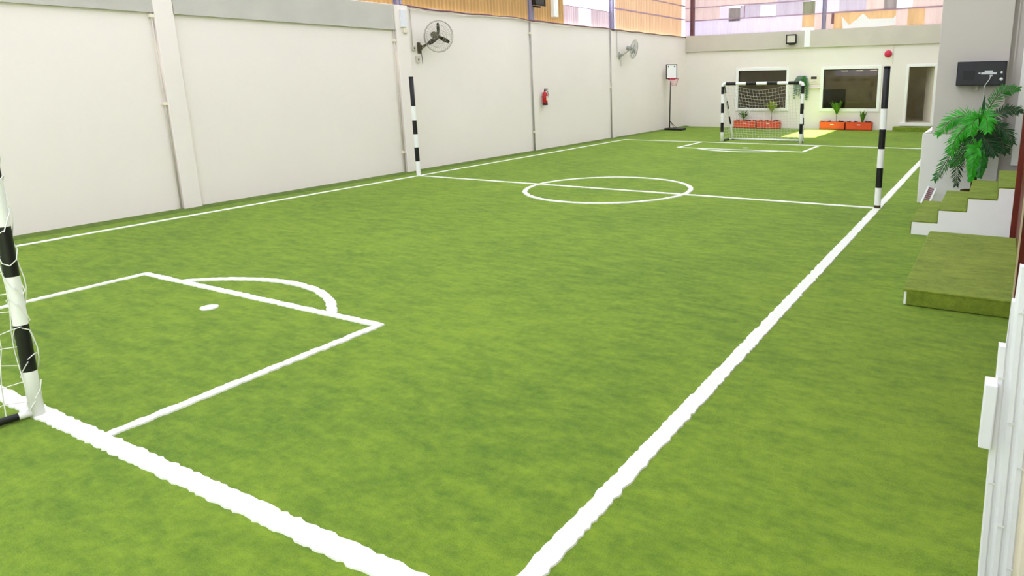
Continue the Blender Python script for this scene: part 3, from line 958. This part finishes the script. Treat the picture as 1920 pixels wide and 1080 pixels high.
# fire bell, thermostat, conduit on the end wall
t = thing('fire_bell', 'round red fire bell on the end wall left of the doorway', 'bell', (8.42, EY, 3.17))
Xr = Matrix.Rotation(radians(90), 4, 'X')
m = MB(); m.lathe([(0.15, 0.02), (0.148, 0.05), (0.12, 0.09), (0.06, 0.115), (0.015, 0.12)], 24, X=Xr); m.build('gong', M['bell'], t)
m = MB(); m.lathe([(0.07, 0.0), (0.07, 0.03)], 16, X=Xr); m.build('mount', M['red'], t)
conduit([(8.62, EY - 0.015, 3.6), (8.62, EY - 0.015, 2.75)], 'thin pale conduit beside the red fire bell', 'cream', 0.012)
t = thing('thermostat', 'small wall thermostat with dark display between the two windows', 'thermostat', (5.40, EY, 2.15))
m = MB(); m.box((-0.20, -0.03, -0.20), (0.22, 0, 0.16)); m.build('case', M['cream'], t, bevel=0.01)
m = MB(); m.box((-0.13, -0.036, 0.03), (0.12, -0.028, 0.14)); m.build('display', M['dark'], t)
m = MB(); m.box((-0.10, -0.05, -0.10), (0.12, -0.028, -0.06)); m.build('button_strip', M['pipe'], t)
t = thing('wall_shelf', 'small pale ledge below the thermostat on the end wall', 'shelf', (5.42, EY, 1.80))
m = MB(); m.box((-0.26, -0.10, -0.02), (0.30, 0, 0.02)); m.build('board', M['cream'], t, bevel=0.005)
m = MB(); m.box((-0.2, -0.08, -0.08), (-0.17, 0, -0.02)); m.build('bracket', M['cream'], t)
m = MB(); m.box((0.2, -0.08, -0.08), (0.23, 0, -0.02)); m.build('bracket', M['cream'], t)

# ---- leaves
def leaf_blade(m, base, d, L, wd, curl=0.3, mi=0, n=5, nrm=None, fold=0.25):
    """a pointed leaf from base in direction d with a mid-rib fold"""
    base = Vector(base); d = Vector(d).normalized()
    nv = Vector(nrm) if nrm else Vector((0, 0, 1))
    side = d.cross(nv)
    if side.length < 1e-3: side = d.orthogonal()
    side.normalize()
    up = side.cross(d).normalized()
    vs, fs = [], []
    for i in range(n + 1):
        s_ = i / n
        w_ = wd * (sin(pi * min(1, 0.12 + 0.88 * s_)) ** 0.8) * (1 if s_ < 1 else 0) + 0.0006
        c = base + d * (L * s_) - up * (curl * L * s_ * s_)
        vs += [tuple(c - side * w_ - up * (-fold * w_)), tuple(c), tuple(c + side * w_ + up * (fold * w_))]
    for i in range(n):
        a = 3 * i
        fs += [(a, a + 1, a + 4, a + 3), (a + 1, a + 2, a + 5, a + 4)]
    m.add(vs, fs, mi, True)

def frond(pts, lf, wd, mats, parent, name='frond', dens=26, droop=0.35, nv=(0.1, -1, 0.4), seed=0, taper=True):
    rnd = random.Random(seed)
    P = [Vector(p) for p in pts]
    # Catmull-Rom sampling
    def cr(u):
        k = min(len(P) - 2, int(u * (len(P) - 1))); t_ = u * (len(P) - 1) - k
        p0 = P[max(0, k - 1)]; p1 = P[k]; p2 = P[k + 1]; p3 = P[min(len(P) - 1, k + 2)]
        return 0.5 * ((2 * p1) + (p2 - p0) * t_ + (2 * p0 - 5 * p1 + 4 * p2 - p3) * t_ ** 2 + (3 * p1 - p0 - 3 * p2 + p3) * t_ ** 3)
    S = [cr(i / 24) for i in range(25)]
    m = MB()
    m.tube(S, [0.010 * (1 - 0.7 * i / 24) for i in range(25)], 6, 1)
    nvv = Vector(nv).normalized()
    for i in range(dens):
        u = 0.14 + 0.86 * i / (dens - 1)
        c = cr(u); t_ = (cr(min(1, u + 0.02)) - cr(max(0, u - 0.02))).normalized()
        sd_ = t_.cross(nvv).normalized()
        L = lf * (0.55 + 0.45 * sin(pi * min(1, u * 1.05))) * (1 if u < 0.85 else (1.45 - u * 0.55) * 0.8)
        for sg in (-1, 1):
            d = (t_ * 0.75 + sd_ * sg * 0.9 + nvv * (rnd.random() - 0.35) * 0.5).normalized() + Vector((0, 0, -droop * rnd.random()))
            leaf_blade(m, c, d, L * (0.85 + 0.3 * rnd.random()), wd, 0.25 + 0.2 * rnd.random(), 0, 4, nrm=nvv)
    return m.build(name, mats, parent)

# ---- palm behind the stairs, against the pillar
PB = Vector((12.46, 0.50, 0.0))
t = thing('potted_palm', 'leafy green palm standing behind the turf stairs against the grey pillar', 'plant', PB)
def rel(p): return tuple(Vector(p) - PB)
m = MB()
m.lathe([(0.11, 0.0), (0.15, 0.02), (0.18, 0.30), (0.195, 0.31), (0.195, 0.34), (0.17, 0.34), (0.16, 0.29)], 20)
m.build('pot', M['stem'], t)
m = MB()
crown = Vector((12.48, 0.48, 1.42))
for q in range(5):
    a = 2 * pi * q / 5
    m.tube([(0.04 * cos(a), 0.04 * sin(a), 0.28), (0.03 * cos(a), 0.03 * sin(a) - 0.02, 0.8), tuple(crown - PB + Vector((0.02 * cos(a), 0.02 * sin(a), -0.05)))], 0.013, 7)
m.build('stem', M['stem'], t)
fr = [
    ([crown, (12.30, 0.42, 1.60), (12.05, 0.36, 1.55), (11.84, 0.32, 1.30)], 0.20, 0.014, 'leafb', 30),
    ([crown, (12.32, 0.30, 1.48), (12.14, 0.22, 1.25), (12.08, 0.20, 0.98)], 0.19, 0.014, 'leafb', 28),
    ([crown, (12.26, 0.45, 1.30), (12.02, 0.42, 0.85), (11.85, 0.42, 0.50)], 0.18, 0.013, 'leafm', 30),
    ([crown, (12.30, 0.50, 1.25), (12.20, 0.46, 0.80), (12.20, 0.46, 0.42)], 0.17, 0.012, 'leafd', 28),
    ([crown, (12.38, 0.40, 1.18), (12.22, 0.36, 0.92), (12.08, 0.36, 0.78)], 0.16, 0.013, 'leafm', 24),
    ([crown, (12.60, 0.45, 1.78), (12.76, 0.42, 2.02), (12.98, 0.40, 2.05)], 0.14, 0.013, 'leafm', 26),
    ([crown, (12.70, 0.42, 1.62), (12.88, 0.40, 1.72), (13.06, 0.40, 1.70)], 0.14, 0.012, 'leafd', 26),
    ([crown, (12.64, 0.35, 1.46), (12.84, 0.30, 1.40), (12.98, 0.30, 1.18)], 0.18, 0.013, 'leafd', 28),
    ([crown, (12.62, 0.45, 1.34), (12.78, 0.42, 1.22), (12.90, 0.42, 1.02)], 0.20, 0.014, 'leafd', 28),
    ([crown, (12.54, 0.38, 1.28), (12.66, 0.32, 1.14), (12.74, 0.30, 0.98)], 0.20, 0.015, 'leafd', 26),
    ([crown, (12.50, 0.30, 1.60), (12.56, 0.18, 1.58), (12.60, 0.10, 1.38)], 0.20, 0.016, 'leafb', 28),
    ([crown, (12.44, 0.26, 1.58), (12.38, 0.14, 1.52), (12.36, 0.08, 1.32)], 0.17, 0.015, 'leafb', 26),
    ([(12.48, 0.5, 0.75), (12.47, 0.36, 1.08), (12.44, 0.30, 0.98), (12.42, 0.30, 0.56)], 0.18, 0.028, 'leafb', 34),
    ([(12.48, 0.5, 0.75), (12.54, 0.38, 1.10), (12.55, 0.32, 0.95), (12.54, 0.32, 0.62)], 0.16, 0.026, 'leafm', 32),
]
for q, (pts, lf, wd, mt, dn) in enumerate(fr):
    frond([rel(p) for p in pts], lf, wd * (0.62 if wd < 0.02 else 1), [M[mt], M['stem']], t, dens=int(dn * 1.25), seed=q)
m = MB()
leaf_blade(m, rel((12.49, 0.42, 1.50)), (0.02, 0, 1), 0.46, 0.028, 0.02, nrm=(0, -1, 0.1))
m.build('spear_leaf', M['leafd'], t)

# small slatted rack by the pillar foot
t = thing('slatted_rack', 'small brown and white rack leaning on the pillar foot behind the bottom step', 'rack', (11.80, 0.40, 0.0))
Xl = Matrix.Translation((0, 0.22, 0.30)) @ Matrix.Rotation(radians(-28), 4, 'X') @ Matrix.Rotation(radians(16), 4, 'Y') @ Matrix.Translation((0, 0, -0.30))
m = MB(); m.box((-0.075, -0.01, 0), (-0.045, 0.015, 0.34), X=Xl); m.box((0.05, -0.01, 0), (0.08, 0.015, 0.34), X=Xl); m.build('rail', M['white'], t)
m = MB()
for i in range(9): m.box((-0.045, 0, 0.01 + 0.036 * i), (0.05, 0.008, 0.038 + 0.036 * i), X=Xl)
m.build('slat_panel', M['brownsteel'], t)

# ---- black cabinet on the pillar
t = thing('wall_cabinet', 'black metal wall cabinet with white knobs mounted on the grey pillar', 'cabinet', (12.035, 0.87, 2.10))
m = MB(); m.box((0, -0.22, 0), (0.74, 0, 0.40)); bd = m.build('body', M['boxblack'], t, bevel=0.008)
m = MB(); m.box((0.02, -0.232, 0.02), (0.72, -0.22, 0.38)); fc = m.build('front_panel', M['boxpanel'], t, bevel=0.003)
m = MB(); m.box((0.10, -0.238, 0.10), (0.28, -0.232, 0.25)); m.build('vent', M['black'], fc)
m = MB(); m.box((0.33, -0.240, 0.195), (0.36, -0.232, 0.215)); m.box((0.37, -0.240, 0.185), (0.60, -0.232, 0.220)); m.box((0.42, -0.240, 0.222), (0.54, -0.232, 0.250)); m.build('sticker', M['chrome'], t)
for (kx, kz, kr) in ((0.67, 0.215, 0.018), (0.675, 0.105, 0.026)):
    m = MB(); m.lathe([(kr, 0.0), (kr, 0.02), (kr * 0.7, 0.03)], 16, X=Matrix.Translation((kx, -0.23, kz)) @ Xr); m.build('knob', M['white'], t)
m = MB(); m.box((0.50, -0.25, 0.15), (0.54, -0.23, 0.175)); m.tube([(0.52, -0.25, 0.16), (0.50, -0.26, 0.10), (0.44, -0.24, 0.0), (0.44, -0.20, -0.16), (0.45, -0.10, -0.35)], 0.007, 8)
m.build('plug_cable', M['chrome'], t)
m = MB(); m.box((0.30, -0.06, -0.07), (0.34, 0, 0.0)); m.box((0.22, -0.05, -0.085), (0.32, 0, -0.065)); m.build('bracket', M['pipe'], t)

# ---- planters below the windows
def planter(x, label, tall):
    y = EY - 0.26
    t = thing('planter_box', label, 'planter', (x, y, 0))
    m = MB()
    L, D, H, tk = 0.53, 0.16, 0.34, 0.02
    m.box((-L, -D, 0), (L, D, 0.03)); m.box((-L, -D, 0), (L, -D + tk, H)); m.box((-L, D - tk, 0), (L, D, H)); m.box((-L, -D, 0), (-L + tk, D, H)); m.box((L - tk, -D, 0), (L, D, H))
    m.box((-L - 0.012, -D - 0.012, H - 0.04), (L + 0.012, -D, H)); m.box((-L - 0.012, -D, H - 0.04), (-L, D, H)); m.box((L, -D, H - 0.04), (L + 0.012, D, H))
    m.build('trough', M['trough'], t, bevel=0.006)
    m = MB(); m.box((-L + tk, -D + tk, 0.03), (L - tk, D - tk, H - 0.05)); m.build('soil', M['soil'], t)
    m = MB(); m.box((-0.07, -D - 0.018, H * 0.62), (0.07, -D - 0.004, H * 0.72)); m.build('tag_plate', M['trimw'], t)
    rnd = random.Random(int(x * 100))
    for k in range(4):
        px = -0.40 + 0.27 * k + rnd.uniform(-0.04, 0.04)
        if tall is not None and abs(px - tall) < 0.12: px += 0.16
        tt = thing('succulent', 'low dark rosette plant growing in an orange planter below the windows', 'plant', (x + px, y - 0.03, H - 0.04), group='dark rosette plants in the orange planters')
        m = MB()
        for q in range(16):
            a = q * 2.4; el = 0.35 + 0.6 * rnd.random()
            leaf_blade(m, (0, 0, 0.0), (cos(a) * cos(el), sin(a) * cos(el), sin(el)), 0.115 + 0.04 * rnd.random(), 0.032, 0.1)
        m.build('rosette', M['succ'], tt)
    return t
planter(2.40, 'orange planter at the left below the window behind the goal', -0.1)
planter(3.50, 'orange planter right of its twin below the window behind the goal', 0.12)
planter(6.36, 'orange planter at the left below the right-hand window', 0.15)
planter(7.48, 'orange planter nearest the doorway below the right-hand window', 0.12)

def blade_plant(loc, label, n, L, wd, mt, spread, stem=0.0, seed=0):
    rnd = random.Random(seed)
    t = thing('leafy_plant', label, 'plant', loc)
    m = MB()
    for q in range(n):
        a = q * 2.4; el = radians(90) - spread * (0.25 + 0.75 * rnd.random())
        leaf_blade(m, (0.015 * cos(a), 0.015 * sin(a), stem + 0.02 * rnd.random()), (cos(a) * cos(el), sin(a) * cos(el), sin(el)), L * (0.6 + 0.4 * rnd.random()), wd, 0.12)
    m.build('foliage', M[mt], t)
    if stem > 0:
        m = MB(); m.tube([(0, 0, 0), (0.01, 0, stem / 2), (0, 0, stem + 0.03)], 0.012, 7); m.build('stem', M['stem'], t)
    return t
yb = EY - 0.28
blade_plant((2.30, yb, 0.29), 'small dark leafy plant in the leftmost orange planter', 18, 0.50, 0.055, 'leaf', 0.9, 0.12, 1)
blade_plant((3.62, yb, 0.29), 'taller yellow-green plant rising behind the far goal', 34, 0.56, 0.072, 'leafy', 0.70, 0.46, 2)
blade_plant((6.51, yb, 0.29), 'tall pointed green plant below the left corner of the right-hand window', 26, 0.66, 0.068, 'leaf', 0.50, 0.38, 3)
blade_plant((7.60, yb, 0.29), 'short upright snake plant in the planter nearest the doorway', 12, 0.60, 0.046, 'leaf', 0.28, 0.0, 4)

# hanging plant on the end wall
HP = Vector((4.90, EY - 0.10, 2.20))
t = thing('hanging_plant', 'grey-green trailing plant hanging between the two windows', 'plant', HP)
m = MB(); m.lathe([(0.05, -0.16), (0.10, -0.13), (0.12, -0.02), (0.11, 0.0)], 16); m.build('basket', M['leafg'], t)
m = MB(); m.tube([(0, 0.09, 0.10), (0, 0.02, 0.14), (0, 0, 0.0)], 0.008, 6); m.build('hook', M['pipedark'], t)
m = MB(); m.box((-0.25, 0.02, 0.03), (-0.12, 0.10, 0.12)); m.build('wall_plate', M['pipedark'], t, bevel=0.01)
rnd = random.Random(9)
for q in range(11):
    a = rnd.uniform(-pi, 0.0) if q % 3 else rnd.uniform(0, pi)
    dx = 0.36 * cos(a) * (0.7 + 0.5 * rnd.random()); dy = -0.08 * abs(sin(a))
    ln = rnd.uniform(0.55, 1.0)
    frond([(0, 0, -0.02), (dx * 0.6, dy - 0.04, 0.04), (dx, dy - 0.05, -0.25), (dx * 1.05, dy - 0.04, -ln)], 0.12, 0.020, [M['leafg'] if q % 4 else M['leafm'], M['stem']], t, name='trailing_stem', dens=18, seed=40 + q)

# ---- white pleated folding screen at the right edge
t = thing('folding_screen', 'white pleated plastic folding screen standing at the right edge', 'screen', (12.85, -9.85, 0))
def lean(x, z): return x - 0.020 * z
prof = []
px = 0.0
k = 0
while px < 0.262:
    prof += [(px, -0.010), (px + 0.006, -0.016), (px + 0.024, -0.016), (px + 0.030, -0.006), (px + 0.040, -0.006)]
    px += 0.046
    k += 1
vv, ff = [], []
n = len(prof)
def topz(i): return 1.28 if i < 3 else (1.46 if i < 5 else 1.60)
for i, (a, b) in enumerate(prof):
    tz = topz(i)
    vv += [(a, b, 0.0), (lean(a, tz), b, tz), (a, b + 0.05, 0.0), (lean(a, tz), b + 0.05, tz)]
m = MB()
for i in range(n - 1):
    q = 4 * i
    ff += [(q, q + 4, q + 5, q + 1), (q + 2, q + 3, q + 7, q + 6), (q + 1, q + 5, q + 7, q + 3), (q, q + 2, q + 6, q + 4)]
q = 4 * (n - 1)
ff += [(0, 1, 3, 2), (q, q + 2, q + 3, q + 1)]
m.add(vv, ff)
m.m = [(1 if prof[min(q // 4, n - 1)][0] > 0.12 else 0) for q in range(len(ff))]
m.build('pleated_panel', [M['pvc'], M['cream']], t)
for k in range(14):
    zz = 0.25 + 0.09 * k
    j = (k * 2) % 5
    m = MB(); m.box((lean(0.008 + 0.046 * j, zz), -0.022, zz), (lean(0.030 + 0.046 * j, zz), -0.012, zz + 0.006))
    m.build('joint_clip', M['netgrey'], t)
m = MB(); m.box((-0.058, -0.05, 0.86), (-0.012, 0.04, 1.13)); m.build('latch_box', M['pvc'], t, bevel=0.005)
